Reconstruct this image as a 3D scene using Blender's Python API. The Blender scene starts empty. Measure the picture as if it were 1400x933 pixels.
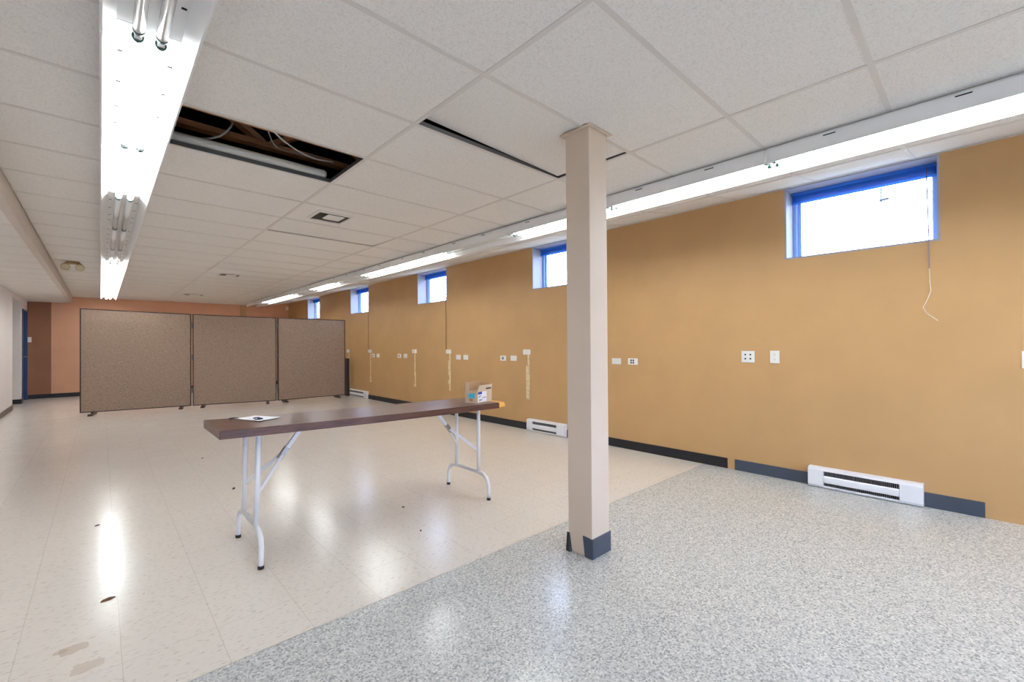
import bpy, bmesh, math, random
from mathutils import Vector, Matrix

random.seed(7)
S = bpy.context.scene
COL = S.collection
PI = math.pi


# ------------------------------------------------------------------ helpers
def lin(r, g, b):
    f = lambda c: (c / 12.92) if c <= 0.04045 else ((c + 0.055) / 1.055) ** 2.4
    return (f(r / 255), f(g / 255), f(b / 255), 1.0)


class MB:
    """collects shapes, builds ONE mesh object"""

    def __init__(self):
        self.bm = bmesh.new()
        self.mi = 0

    def face(self, pts, smooth=False):
        f = self.bm.faces.new([self.bm.verts.new(p) for p in pts])
        f.material_index = self.mi
        f.smooth = smooth
        return f

    def solid(self, bot, top):
        """prism between two equal-length loops (bot counter-clockwise seen from above)"""
        vb = [self.bm.verts.new(p) for p in bot]
        vt = [self.bm.verts.new(p) for p in top]
        n = len(vb)
        fs = [self.bm.faces.new(list(reversed(vb))), self.bm.faces.new(vt)]
        for i in range(n):
            j = (i + 1) % n
            fs.append(self.bm.faces.new([vb[i], vb[j], vt[j], vt[i]]))
        for f in fs:
            f.material_index = self.mi
        return self

    def box(self, x0, x1, y0, y1, z0, z1):
        return self.solid([(x0, y0, z0), (x1, y0, z0), (x1, y1, z0), (x0, y1, z0)],
                          [(x0, y0, z1), (x1, y0, z1), (x1, y1, z1), (x0, y1, z1)])

    def profile(self, pts, y0, y1):
        """closed x-z profile extruded along y"""
        return self.solid([(x, y0, z) for x, z in pts], [(x, y1, z) for x, z in pts])

    def bar(self, a, b, w, h, up=(0, 0, 1)):
        """rectangular bar from a to b, w across, h along up"""
        a, b = Vector(a), Vector(b)
        d = (b - a).normalized()
        u = Vector(up)
        s = d.cross(u).normalized()
        u = s.cross(d).normalized()
        q = [s * (-w / 2) + u * (-h / 2), s * (w / 2) + u * (-h / 2), s * (w / 2) + u * (h / 2), s * (-w / 2) + u * (h / 2)]
        return self.solid([a + k for k in q], [b + k for k in q])

    def tube(self, pts, r, n=10, cap=True):
        pts = [Vector(p) for p in pts]
        rings = []
        prev = None
        for i, p in enumerate(pts):
            if i == 0:
                d = pts[1] - p
            elif i == len(pts) - 1:
                d = p - pts[i - 1]
            else:
                d = (pts[i + 1] - p).normalized() + (p - pts[i - 1]).normalized()
            d.normalize()
            if prev is None:
                u = d.orthogonal().normalized()
            else:
                u = (prev - d * prev.dot(d)).normalized()
            prev = u
            v = d.cross(u)
            rr = r[i] if isinstance(r, (list, tuple)) else r
            rings.append([self.bm.verts.new(p + (u * math.cos(2 * PI * k / n) + v * math.sin(2 * PI * k / n)) * rr) for k in range(n)])
        for a, b in zip(rings, rings[1:]):
            for k in range(n):
                f = self.bm.faces.new([a[k], a[(k + 1) % n], b[(k + 1) % n], b[k]])
                f.smooth = n > 6
                f.material_index = self.mi
        if cap:
            for rg in (list(reversed(rings[0])), rings[-1]):
                f = self.bm.faces.new(rg)
                f.material_index = self.mi
        return self

    def build(self, name, mats, parent=None, bevel=0.0, seg=2):
        if not isinstance(mats, (list, tuple)):
            mats = [mats]
        off = Vector((0, 0, 0))
        if parent is not None:
            off = parent.get('_o') and Vector(parent['_o']) or Vector((0, 0, 0))
        bmesh.ops.recalc_face_normals(self.bm, faces=self.bm.faces)
        if off.length:
            bmesh.ops.translate(self.bm, verts=self.bm.verts, vec=-off)
        me = bpy.data.meshes.new(name)
        self.bm.to_mesh(me)
        self.bm.free()
        for m in mats:
            me.materials.append(m)
        o = bpy.data.objects.new(name, me)
        COL.objects.link(o)
        if parent is not None:
            o.parent = parent
            o['_o'] = list(off)
        if bevel:
            md = o.modifiers.new('edge', 'BEVEL')
            md.width = bevel
            md.segments = seg
            md.limit_method = 'ANGLE'
            md.angle_limit = math.radians(40)
        return o


def tag(o, label=None, cat=None, group=None, kind=None):
    if label:
        o['label'] = label
    if cat:
        o['category'] = cat
    if group:
        o['group'] = group
    if kind:
        o['kind'] = kind
    return o


def thing(name, loc, label=None, cat=None, group=None, kind=None):
    o = bpy.data.objects.new(name, None)
    COL.objects.link(o)
    o.empty_display_size = 0.1
    o.location = loc
    o['_o'] = list(loc)
    return tag(o, label, cat, group, kind)


def kids(o):
    return [c for c in COL.objects if c.parent == o]


def copy_tree(o, parent=None):
    c = o.copy()
    COL.objects.link(c)
    if parent is not None:
        c.parent = parent
    for ch in kids(o):
        copy_tree(ch, c)
    return c


# ------------------------------------------------------------------ materials
def mat(name, col, rough=0.5, metal=0.0, spec=0.5, emit=None, es=0.0, coat=0.0):
    m = bpy.data.materials.new(name)
    m.use_nodes = True
    b = m.node_tree.nodes['Principled BSDF']
    b.inputs['Base Color'].default_value = col
    b.inputs['Roughness'].default_value = rough
    b.inputs['Metallic'].default_value = metal
    b.inputs['Specular IOR Level'].default_value = spec
    b.inputs['Coat Weight'].default_value = coat
    if emit:
        b.inputs['Emission Color'].default_value = emit
        b.inputs['Emission Strength'].default_value = es
    return m


class NT:
    def __init__(self, m):
        self.t = m.node_tree
        self.b = self.t.nodes['Principled BSDF']

    def n(self, typ, **kw):
        nd = self.t.nodes.new(typ)
        for k, v in kw.items():
            if k.startswith('i_'):
                nd.inputs[k[2:].replace('_', ' ')].default_value = v
            else:
                setattr(nd, k, v)
        return nd

    def l(self, a, b):
        self.t.links.new(a, b)

    def math(self, op, a, b=None, c=None):
        nd = self.t.nodes.new('ShaderNodeMath')
        nd.operation = op
        for i, v in enumerate((a, b, c)):
            if v is None:
                continue
            if isinstance(v, (int, float)):
                nd.inputs[i].default_value = v
            else:
                self.l(v, nd.inputs[i])
        return nd.outputs[0]

    def mix(self, fac, a, b, blend='MIX'):
        nd = self.t.nodes.new('ShaderNodeMix')
        nd.data_type = 'RGBA'
        nd.blend_type = blend
        for sock, v in ((nd.inputs[0], fac), (nd.inputs[6], a), (nd.inputs[7], b)):
            if isinstance(v, (int, float)):
                sock.default_value = v
            elif isinstance(v, tuple):
                sock.default_value = v
            else:
                self.l(v, sock)
        return nd.outputs[2]

    def ramp(self, fac, stops, interp='LINEAR'):
        nd = self.t.nodes.new('ShaderNodeValToRGB')
        nd.color_ramp.interpolation = interp
        e = nd.color_ramp.elements
        e[0].position, e[0].color = stops[0]
        e[1].position, e[1].color = stops[1]
        for p, c in stops[2:]:
            k = e.new(p)
            k.color = c
        self.l(fac, nd.inputs[0])
        return nd.outputs[0]

    def coord(self):
        return self.n('ShaderNodeTexCoord').outputs['Object']

    def noise(self, vec, scale, detail=3.0, rough=0.55):
        nd = self.n('ShaderNodeTexNoise')
        nd.inputs['Scale'].default_value = scale
        nd.inputs['Detail'].default_value = detail
        nd.inputs['Roughness'].default_value = rough
        self.l(vec, nd.inputs['Vector'])
        return nd.outputs['Fac']

    def bump(self, h, strength, dist=0.01):
        nd = self.n('ShaderNodeBump')
        nd.inputs['Strength'].default_value = strength
        nd.inputs['Distance'].default_value = dist
        self.l(h, nd.inputs['Height'])
        self.l(nd.outputs[0], self.b.inputs['Normal'])
        return nd


def painted(name, col, rough=0.6, var=0.06, bump=0.12, scale=2.5, spec=0.4):
    m = mat(name, col, rough, spec=spec)
    t = NT(m)
    c = t.coord()
    big = t.noise(c, scale, 4)
    dark = tuple(x * (1 - var) for x in col[:3]) + (1,)
    lite = tuple(min(1, x * (1 + var)) for x in col[:3]) + (1,)
    t.l(t.ramp(big, [(0.3, dark), (0.7, lite)]), t.b.inputs['Base Color'])
    t.bump(t.noise(c, 220, 2), bump, 0.001)
    return m


M = {}
M['wall_tan'] = painted('tan wall paint', lin(194, 154, 105), 0.45, 0.04, 0.15)
M['wall_rose'] = painted('rosy tan wall paint', lin(222, 168, 134), 0.55, 0.04)
M['wall_brown'] = painted('brown wall paint', lin(154, 106, 79), 0.6, 0.05)
M['wall_cream'] = painted('cream wall paint', lin(226, 220, 216), 0.5, 0.03)
M['column'] = painted('beige pillar paint', lin(214, 196, 178), 0.5, 0.03, 0.1)
M['white_paint'] = painted('white gloss paint', lin(226, 226, 228), 0.35, 0.02, 0.04)
M['fixture'] = mat('white enamelled sheet', lin(222, 222, 224), 0.3, spec=0.5)
M['reflector'] = mat('white reflector enamel', lin(235, 235, 236), 0.35)
M['grid'] = painted('ceiling grid paint', lin(214, 209, 204), 0.5, 0.03, 0.02)
M['web'] = mat('grey steel grid web', lin(120, 120, 122), 0.45, 0.6)
M['fascia'] = painted('soffit fascia paint', lin(208, 196, 186), 0.5, 0.03)
M['black_rubber'] = painted('black vinyl cove base', lin(34, 34, 38), 0.4, 0.1, 0.05)
M['rubber_blue_sheen'] = painted('cove base with bluish sheen tint', lin(70, 78, 92), 0.35, 0.06, 0.05)  # black base, its bluish reflection put into the colour
M['seam_sheen_taupe'] = painted('taupe floor seam and sheen-tinted base', lin(110, 98, 90), 0.45, 0.06, 0.05)  # left base's reflected light put into the taupe; also fills the floor seam
M['black'] = mat('black plastic', lin(18, 18, 20), 0.4)
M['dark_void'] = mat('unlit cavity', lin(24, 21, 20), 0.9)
M['dark_trim'] = mat('dark brown trim', lin(52, 36, 32), 0.45)
M['dark_steel'] = mat('dark lampholder', lin(52, 66, 66), 0.35, 0.3)
M['plate'] = mat('white plastic plate', lin(232, 232, 228), 0.3)
M['cream_plastic'] = mat('cream plastic', lin(226, 214, 182), 0.45)
M['tape'] = painted('dried cream adhesive', lin(222, 205, 165), 0.7, 0.1, 0.3, 20)
M['heater'] = mat('white heater enamel', lin(234, 234, 238), 0.3)
M['grille'] = mat('heater fins', lin(140, 136, 138), 0.4, 0.3)
M['leg'] = mat('white powder coat', lin(232, 232, 234), 0.3)
M['steel'] = mat('galvanised lock', lin(150, 148, 146), 0.3, 0.9)
M['wood_raw'] = painted('raw joist timber', lin(206, 152, 108), 0.75, 0.15, 0.3, 9)
M['core'] = painted('raw particle core', lin(232, 172, 84), 0.8, 0.12, 0.4, 60)
M['wire'] = mat('grey cable sheath', lin(150, 146, 142), 0.4)
M['white_wire'] = mat('white cable sheath', lin(224, 222, 218), 0.4)
M['pipe'] = mat('white plastic pipe', lin(228, 224, 216), 0.35)
M['card'] = painted('brown corrugated card', lin(212, 188, 158), 0.8, 0.05, 0.1, 14)
M['card_in'] = painted('inner corrugated card', lin(190, 152, 116), 0.85, 0.05, 0.1, 14)
M['paper'] = mat('white paper', lin(240, 240, 246), 0.7)
M['ink'] = mat('dark blue ink', lin(34, 40, 74), 0.6)
M['label_blue'] = mat('blue label print', lin(52, 74, 160), 0.5)
M['label_cyan'] = mat('cyan sticker', lin(70, 190, 222), 0.5)
M['label_red'] = mat('faded red print', lin(196, 122, 96), 0.6)
M['blind'] = mat('blue blind slats', lin(120, 188, 244), 0.35)
_t = M['blind'].node_tree
_tr = _t.nodes.new('ShaderNodeBsdfTranslucent')
_tr.inputs['Color'].default_value = lin(120, 188, 244)
_mx = _t.nodes.new('ShaderNodeMixShader')
_mx.inputs[0].default_value = 0.8
_t.links.new(_t.nodes['Principled BSDF'].outputs[0], _mx.inputs[1])
_t.links.new(_tr.outputs[0], _mx.inputs[2])
_t.links.new(_mx.outputs[0], _t.nodes['Material Output'].inputs[0])
M['frame'] = mat('window frame with blue daylight tint', lin(160, 194, 246), 0.35)  # white aluminium frame, blue daylight cast put into its colour
M['door_blue'] = mat('blue door paint', lin(44, 70, 118), 0.4)
M['tan_lamp'] = mat('tan lamp plastic', lin(176, 150, 104), 0.45)
M['cap'] = mat('lamp end cap', lin(74, 104, 98), 0.3, 0.5)
M['dead_tube'] = mat('unlit lamp glass', lin(226, 226, 226), 0.15, spec=0.6)
M['lit_tube'] = mat('lit lamp glass', lin(240, 240, 240), 0.3, emit=(0.93, 0.99, 0.98, 1), es=15.0)
M['bark'] = mat('bare bark', lin(120, 110, 110), 0.9)
M['cable_out'] = mat('dark outdoor cable', lin(44, 50, 66), 0.6)
M['lawn'] = painted('winter lawn', lin(150, 146, 120), 0.9, 0.1)
M['leaf'] = mat('dry brown leaf', lin(112, 76, 52), 0.8)
M['brown_cord'] = mat('brown blind cord', lin(112, 84, 62), 0.7)
M['jamb'] = painted('daylight-tinted window reveal', lin(160, 160, 172), 0.5, 0.02)  # white reveal, the daylight's lavender cast put into its paint colour
M['wand'] = mat('smoky clear wand', lin(150, 132, 140), 0.3)
M['bulb'] = mat('frosted lens', lin(200, 190, 160), 0.3)

# ceiling tile: fine fissured speckle
m = M['tile'] = mat('mineral ceiling tile', lin(205, 198, 190), 0.85, spec=0.2)
t = NT(m)
c = t.coord()
sp = t.noise(c, 130, 4, 0.7)
blot = t.noise(c, 1.1, 2)
base = t.ramp(sp, [(0.30, lin(208, 204, 200)), (0.5, lin(232, 229, 225)), (0.75, lin(238, 236, 233))])
t.l(t.mix(t.math('MULTIPLY', blot, 0.25), base, lin(224, 220, 216)), t.b.inputs['Base Color'])
t.bump(sp, 0.25, 0.002)

# vinyl tile floor, 305 mm squares, each a hair out of level
m = M['vinyl'] = mat('waxed vinyl floor tile', lin(205, 195, 184), 0.2, spec=0.5)
t = NT(m)
c = t.coord()
sep = t.n('ShaderNodeSeparateXYZ')
t.l(c, sep.inputs[0])
u = t.math('DIVIDE', t.math('SUBTRACT', sep.outputs[0], 0.976), 0.305)
v = t.math('DIVIDE', t.math('SUBTRACT', sep.outputs[1], 1.955), 0.305)
fu, fv = t.math('FLOOR', u), t.math('FLOOR', v)
cell = t.n('ShaderNodeCombineXYZ')
t.l(fu, cell.inputs[0])
t.l(fv, cell.inputs[1])
wn = t.n('ShaderNodeTexWhiteNoise', noise_dimensions='2D')
t.l(cell.outputs[0], wn.inputs['Vector'])
du = t.math('ABSOLUTE', t.math('SUBTRACT', t.math('FRACT', u), 0.5))
dv = t.math('ABSOLUTE', t.math('SUBTRACT', t.math('FRACT', v), 0.5))
edge = t.math('MAXIMUM', du, dv)
joint = t.math('GREATER_THAN', edge, 0.496)
st = t.n('ShaderNodeMapping')
st.inputs['Scale'].default_value = (1, 3.2, 1)
st.inputs['Rotation'].default_value = (0, 0, 0.5)
t.l(c, st.inputs[0])
fleck = t.noise(st.outputs[0], 34, 2, 0.5)
cloud = t.noise(c, 1.6, 4)
b0 = t.ramp(fleck, [(0.0, lin(176, 164, 152)), (0.30, lin(192, 181, 170)), (0.40, lin(228, 220, 211)), (0.68, lin(231, 223, 214)), (0.80, lin(237, 230, 223))])
b1 = t.mix(t.math('MULTIPLY', wn.outputs['Value'], 0.10), b0, lin(216, 206, 195))
b2 = t.mix(t.math('MULTIPLY', cloud, 0.25), b1, lin(222, 212, 202))
b3 = t.mix(t.math('MULTIPLY', joint, 0.35), b2, lin(150, 138, 128))
# two brown spills near the vinyl's edge and little scuffs
warp = t.noise(c, 14, 3)
for (sx, sy, r, k) in ((-0.075, 2.50, 0.045, 0.5), (-0.04, 2.33, 0.05, 0.35), (-0.12, 2.51, 0.02, 0.4)):
    dx = t.math('SUBTRACT', sep.outputs[0], sx)
    dy = t.math('SUBTRACT', sep.outputs[1], sy)
    d = t.math('SQRT', t.math('ADD', t.math('MULTIPLY', dx, dx), t.math('MULTIPLY', t.math('MULTIPLY', dy, dy), 1.8)))
    d = t.math('ADD', d, t.math('MULTIPLY', t.math('SUBTRACT', warp, 0.5), r * 1.6))
    b3 = t.mix(t.math('MULTIPLY', t.math('LESS_THAN', d, r), k), b3, lin(178, 150, 122))
vor = t.n('ShaderNodeTexVoronoi', feature='F1')
vor.inputs['Scale'].default_value = 5.5
t.l(c, vor.inputs['Vector'])
speck = t.math('LESS_THAN', vor.outputs['Distance'], 0.022)
b3 = t.mix(t.math('MULTIPLY', speck, 0.75), b3, lin(84, 66, 52))
t.l(b3, t.b.inputs['Base Color'])
rg = t.noise(c, 5, 3)
t.l(t.math('ADD', 0.15, t.math('MULTIPLY', rg, 0.10)), t.b.inputs['Roughness'])
# tilt of each tile + ripple
geo = t.n('ShaderNodeNewGeometry')
tilt = t.n('ShaderNodeVectorMath', operation='SUBTRACT')
t.l(wn.outputs['Color'], tilt.inputs[0])
tilt.inputs[1].default_value = (0.5, 0.5, 0.5)
ts = t.n('ShaderNodeVectorMath', operation='SCALE')
t.l(tilt.outputs[0], ts.inputs[0])
ts.inputs['Scale'].default_value = 0.012
na = t.n('ShaderNodeVectorMath', operation='ADD')
t.l(geo.outputs['Normal'], na.inputs[0])
t.l(ts.outputs[0], na.inputs[1])
nn = t.n('ShaderNodeVectorMath', operation='NORMALIZE')
t.l(na.outputs[0], nn.inputs[0])
rip = t.noise(st.outputs[0], 9, 3, 0.6)
bp = t.bump(rip, 0.05, 0.006)
t.l(nn.outputs[0], bp.inputs['Normal'])

# speckled sheet floor
m = M['terrazzo'] = mat('speckled grey sheet vinyl', lin(178, 182, 184), 0.22, spec=0.5)
t = NT(m)
c = t.coord()
v1 = t.n('ShaderNodeTexVoronoi', feature='F1')
v1.inputs['Scale'].default_value = 150
t.l(c, v1.inputs['Vector'])
s1 = t.n('ShaderNodeSeparateColor')
t.l(v1.outputs['Color'], s1.inputs[0])
v2 = t.noise(c, 95, 3, 0.7)
grain = t.ramp(s1.outputs[0], [(0.0, lin(128, 131, 134)), (0.14, lin(164, 166, 166)), (0.30, lin(198, 199, 197)), (0.62, lin(214, 214, 210)), (0.86, lin(236, 235, 229))], 'CONSTANT')
grain = t.mix(0.35, grain, t.ramp(v2, [(0.3, lin(150, 152, 153)), (0.7, lin(230, 229, 225))]))
cl = t.noise(c, 0.9, 3)
t.l(t.mix(t.math('MULTIPLY', cl, 0.08), grain, lin(194, 193, 188)), t.b.inputs['Base Color'])
rg = t.noise(c, 4, 3)
t.l(t.math('ADD', 0.15, t.math('MULTIPLY', rg, 0.10)), t.b.inputs['Roughness'])
t.bump(t.noise(c, 8, 2), 0.03, 0.006)

# divider fabric
m = M['fabric'] = mat('beige woven divider fabric', lin(160, 138, 120), 0.95, spec=0.15)
t = NT(m)
c = t.coord()
w = t.noise(c, 60, 4, 0.7)
t.l(t.ramp(w, [(0.28, lin(132, 109, 94)), (0.5, lin(156, 134, 117)), (0.72, lin(172, 152, 136))]), t.b.inputs['Base Color'])
t.bump(w, 0.3, 0.003)

# table laminate, grain along x
m = M['laminate'] = mat('dark walnut laminate', lin(96, 60, 45), 0.30, spec=0.45)
t = NT(m)
c = t.coord()
mp = t.n('ShaderNodeMapping')
mp.inputs['Scale'].default_value = (1.2, 26, 8)
t.l(c, mp.inputs[0])
g = t.noise(mp.outputs[0], 5, 6, 0.65)
t.l(t.ramp(g, [(0.25, lin(64, 38, 31)), (0.5, lin(94, 60, 48)), (0.75, lin(116, 78, 62))]), t.b.inputs['Base Color'])
t.bump(g, 0.06, 0.002)

# clear pane
m = M['glass'] = bpy.data.materials.new('clear window glass')
m.use_nodes = True
tt = m.node_tree
tt.nodes.clear()
out = tt.nodes.new('ShaderNodeOutputMaterial')
mx = tt.nodes.new('ShaderNodeMixShader')
tr = tt.nodes.new('ShaderNodeBsdfTransparent')
gl = tt.nodes.new('ShaderNodeBsdfGlossy')
gl.inputs['Roughness'].default_value = 0.02
mx.inputs[0].default_value = 0.06
tt.links.new(tr.outputs[0], mx.inputs[1])
tt.links.new(gl.outputs[0], mx.inputs[2])
tt.links.new(mx.outputs[0], out.inputs[0])

# ------------------------------------------------------------------ dimensions
CEIL = 2.447           # grid face
LOW = 2.29             # lowered ceiling on the left
DECK = 3.02
XR = 4.418             # right wall face
XL = -1.25             # left wall face
YB = 15.24             # far wall face
YF = -3.2              # wall behind the camera
XS = -0.505            # edge of the lowered ceiling
XT = 3.755             # last grid runner, ceiling slopes up beyond it
ZT = 2.5755            # where the slope meets the wall
GY0, GP = 0.9285, 0.61
gx = [XS, 0.0625, 1.2825, 2.5025, XT]
gy = [YF] + [GY0 + GP * k for k in range(-6, 24)] + [YB]

# ------------------------------------------------------------------ floor
f = MB()
yb0, yb1 = 1.972, 1.905      # seam leans a touch
def seam(x):
    return yb0 + (yb1 - yb0) * (x - 0.2) / 4.1
f.mi = 0
f.solid([(-2.9, seam(-2.9), -0.1), (XR + .3, seam(XR + .3), -0.1), (XR + .3, YB + .3, -0.1), (-2.9, YB + .3, -0.1)],
        [(-2.9, seam(-2.9), 0), (XR + .3, seam(XR + .3), 0), (XR + .3, YB + .3, 0), (-2.9, YB + .3, 0)])
f.mi = 1
f.solid([(-2.9, YF - .3, -0.1), (XR + .3, YF - .3, -0.1), (XR + .3, seam(XR + .3) - .004, -0.1), (-2.9, seam(-2.9) - .004, -0.1)],
        [(-2.9, YF - .3, 0), (XR + .3, YF - .3, 0), (XR + .3, seam(XR + .3) - .004, 0), (-2.9, seam(-2.9) - .004, 0)])
f.mi = 2
f.solid([(-2.9, seam(-2.9) - .004, -0.1), (XR + .3, seam(XR + .3) - .004, -0.1), (XR + .3, seam(XR + .3), -0.1), (-2.9, seam(-2.9), -0.1)],
        [(-2.9, seam(-2.9) - .004, -.002), (XR + .3, seam(XR + .3) - .004, -.002), (XR + .3, seam(XR + .3), -.002), (-2.9, seam(-2.9), -.002)])
tag(f.build('floor', [M['vinyl'], M['terrazzo'], M['seam_sheen_taupe']]), kind='structure')

# ------------------------------------------------------------------ walls
WIN = [(0.183, 1.169, 1.942, 2.572), (3.300, 4.284, 1.974, 2.572), (6.370, 7.337, 1.978, 2.572),
       (9.430, 10.414, 1.962, 2.572), (12.469, 13.422, 1.965, 2.572)]
WD = 0.30
w = MB()
y = YF - .25
for (a, b, z0, z1) in WIN:
    w.box(XR, XR + WD, y, a, 0, DECK)
    w.box(XR, XR + WD, a, b, 0, z0)
    w.box(XR, XR + WD, a, b, z1, DECK)
    y = b
w.box(XR, XR + WD, y, YB + .25, 0, DECK)
tag(w.build('wall_right', M['wall_tan']), kind='structure')

w = MB()
w.box(-0.862, XR, YB, YB + .2, 0, DECK)
w.mi = 1
w.box(-2.9, -0.862, YB, YB + .2, 0, DECK)
tag(w.build('wall_back', [M['wall_rose'], M['wall_brown']]), kind='structure')
w = MB()
FX0, FX1, FZ0, FZ1 = -.9, 4.1, .55, 1.85
w.box(-2.9, FX0, YF - .2, YF, 0, DECK)
w.box(FX1, XR, YF - .2, YF, 0, DECK)
w.box(FX0, FX1, YF - .2, YF, 0, FZ0)
w.box(FX0, FX1, YF - .2, YF, FZ1, DECK)
tag(w.build('wall_front', M['wall_cream']), kind='structure')
wf = thing('window_6', ((FX0 + FX1) / 2, YF, FZ0), kind='structure')  # unseen glazing added behind the camera to light the foreground
p = MB()
for i in range(5):
    xx = FX0 + (FX1 - FX0 - .05) * i / 4
    p.box(xx, xx + .05, YF - .14, YF - .07, FZ0, FZ1)
p.box(FX0, FX1, YF - .135, YF - .075, FZ0, FZ0 + .05)
p.box(FX0, FX1, YF - .135, YF - .075, FZ1 - .05, FZ1)
p.build('window_frame', M['white_paint'], wf)
p = MB()
for i in range(4):
    xx = FX0 + (FX1 - FX0 - .05) * i / 4
    p.box(xx + .05, FX0 + (FX1 - FX0 - .05) * (i + 1) / 4, YF - .108, YF - .102, FZ0 + .05, FZ1 - .05)
p.build('pane', M['glass'], wf)
# left wall with an opening and, further on, a door
w = MB()
OA, OB, OZ = 12.88, 14.12, 2.19
DA, DB, DZ = 14.30, 15.14, 2.06
w.box(XL - .14, XL, YF - .2, OA, 0, DECK)
w.box(XL - .14, XL, OA, OB, OZ, DECK)
w.box(XL - .14, XL, OB, DA, 0, DECK)
w.box(XL - .14, XL, DA, DB, DZ, DECK)
w.box(XL - .14, XL, DB, YB, 0, DECK)
# passage behind the opening
w.box(-2.9, XL - .14, OA - .4, OA - .26, 0, DECK)
w.box(-2.9, XL - .14, OB + .0, OB + .14, 0, DECK)
w.box(-2.9, -2.76, OA - .26, OB, 0, DECK)
tag(w.build('wall_left', M['wall_cream']), kind='structure')

d = thing('door_1', (XL - .05, DA, 0), kind='structure')
p = MB()
p.box(XL - .09, XL - .045, DA + .035, DB - .035, 0.006, DZ - .035)
p.build('leaf', M['door_blue'], d, 0.003)
p = MB()
p.box(XL - .14, XL + .015, DA, DA + .035, 0, DZ)
p.box(XL - .14, XL + .015, DB - .035, DB, 0, DZ)
p.box(XL - .14, XL + .015, DA + .035, DB - .035, DZ - .035, DZ)
p.build('door_frame', M['door_blue'], d)
p = MB()
p.tube([(XL - .045, DB - .11, 1.0), (XL + .01, DB - .11, 1.0)], 0.011)
p.tube([(XL + .01, DB - .11, 1.0), (XL + .01, DB - .22, 1.0)], 0.009)
p.build('handle', M['steel'], d)

# cove bases
def base(name, x0, x1, y0, y1, h, mt, label=None):
    b = MB()
    b.box(x0, x1, y0, y1, 0, h)
    return tag(b.build(name, mt, None, 0.003), kind='structure')
base('baseboard_right', XR - .010, XR, 1.673, 3.668, .099, M['black_rubber'])
base('baseboard_right', XR - .010, XR, 4.352, 9.453, .099, M['black_rubber'])
base('baseboard_right', XR - .010, XR, 10.615, YB, .099, M['black_rubber'])
base('baseboard_right', XR - .010, XR, 1.003, 1.605, .101, M['rubber_blue_sheen'])
base('baseboard_right', XR - .010, XR, -.018, .286, .106, M['rubber_blue_sheen'])
base('baseboard_back', -0.862, XR - .01, YB - .010, YB, .10, M['black_rubber'])
base('baseboard_back', XL, -0.862, YB - .010, YB, .10, M['black_rubber'])
base('baseboard_left', XL, XL + .010, YF, OA, .10, M['seam_sheen_taupe'])
b = MB()
b.box(XL - .14, XL, OB - .010, OB, 0, .10)
b.box(XL, XL + .010, OB - .01, DA, 0, .10)
tag(b.build('baseboard_left', M['black_rubber'], None, .003), kind='structure')

# pilaster on the far wall under the end of the right light row
p = MB()
p.box(3.08, 3.21, YB - .09, YB, .0, CEIL - .01)
tag(p.build('trim_1', M['wall_tan']), kind='structure')

# ------------------------------------------------------------------ ceiling
c = MB()
TZ = CEIL + .003
TH = .016
G = .006
HOLE = (1, 3)
LOOSE = (2, 1)
sag = {(2, 6): (0, 0, .012, .010), (2, 5): (0, 0, 0, 0), (2, 13): (.014, .012, 0, 0)}
def gk(j):
    return GY0 + GP * j
for i in range(4):
    for n in range(len(gy) - 1):
        k = n - 7 if n else None
        if k is not None:
            if (i, k) == HOLE or (i, k) == LOOSE:
                continue
        x0, x1, y0, y1 = gx[i] + G, gx[i + 1] - G, gy[n] + G, gy[n + 1] - G
        l = sag.get((i, k), (0, 0, 0, 0))
        pts = [(x0, y0), (x1, y0), (x1, y1), (x0, y1)]
        # neighbour of the pillar: tile cut round it
        if (i, k) == (2, 0):
            pts = [(x0, y0), (x1, y0), (x1, y1), (2.195, y1), (2.195, 1.495), (1.985, 1.495), (1.985, y1), (x0, y1)]
            l = (0,) * 8
        c.solid([(a, b, TZ + h) for (a, b), h in zip(pts, l)], [(a, b, TZ + TH + h) for (a, b), h in zip(pts, l)])
# sloped row along the windows
def sl(x):
    return CEIL + (ZT - CEIL) * (x - XT) / (XR - XT)
for n in range(len(gy) - 1):
    y0, y1 = gy[n] + G, gy[n + 1] - G
    a, b = XT + G, XR - .001
    c.solid([(a, y0, sl(a) + .003), (b, y0, sl(b) + .003), (b, y1, sl(b) + .003), (a, y1, sl(a) + .003)],
            [(a, y0, sl(a) + .019), (b, y0, sl(b) + .019), (b, y1, sl(b) + .019), (a, y1, sl(a) + .019)])
# lowered ceiling on the left
for n in range(len(gy) - 1):
    c.box(XL + .001, XS - .02, gy[n] + G * .4, gy[n + 1] - G * .4, LOW + .002, LOW + .018)
ceil = tag(c.build('ceiling', M['tile']), kind='structure')

g = MB()
FW = .012
for x in gx[1:]:
    g.box(x - FW, x + FW, YF, YB, CEIL, CEIL + .0028)
for n in range(1, len(gy) - 1):
    yv = gy[n]
    for i in range(4):
        g.box(gx[i] + (FW if i else 0), gx[i + 1] - FW, yv - FW, yv + FW, CEIL + .0003, CEIL + .0028)
    a, b = XT + FW, XR
    g.solid([(a, yv - FW, sl(a)), (b, yv - FW, sl(b)), (b, yv + FW, sl(b)), (a, yv + FW, sl(a))],
            [(a, yv - FW, sl(a) + .0028), (b, yv - FW, sl(b) + .0028), (b, yv + FW, sl(b) + .0028), (a, yv + FW, sl(a) + .0028)])
    g.box(XL, XS - .02, yv - .007, yv + .007, LOW, LOW + .002)
g.box(XR - .02, XR, YF, YB, ZT - .006, ZT - .003)
g.build('grid_face', M['grid'], ceil)
g = MB()
for x in (0.0625, 1.2825):
    g.box(x - .001, x + .001, 2.0, 4.2, CEIL + .003, CEIL + .038)
for k in (1, 2, 3, 4):
    g.box(0.0625, 1.2825, gk(k) - .001, gk(k) + .001, CEIL + .003, CEIL + .034)
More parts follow.
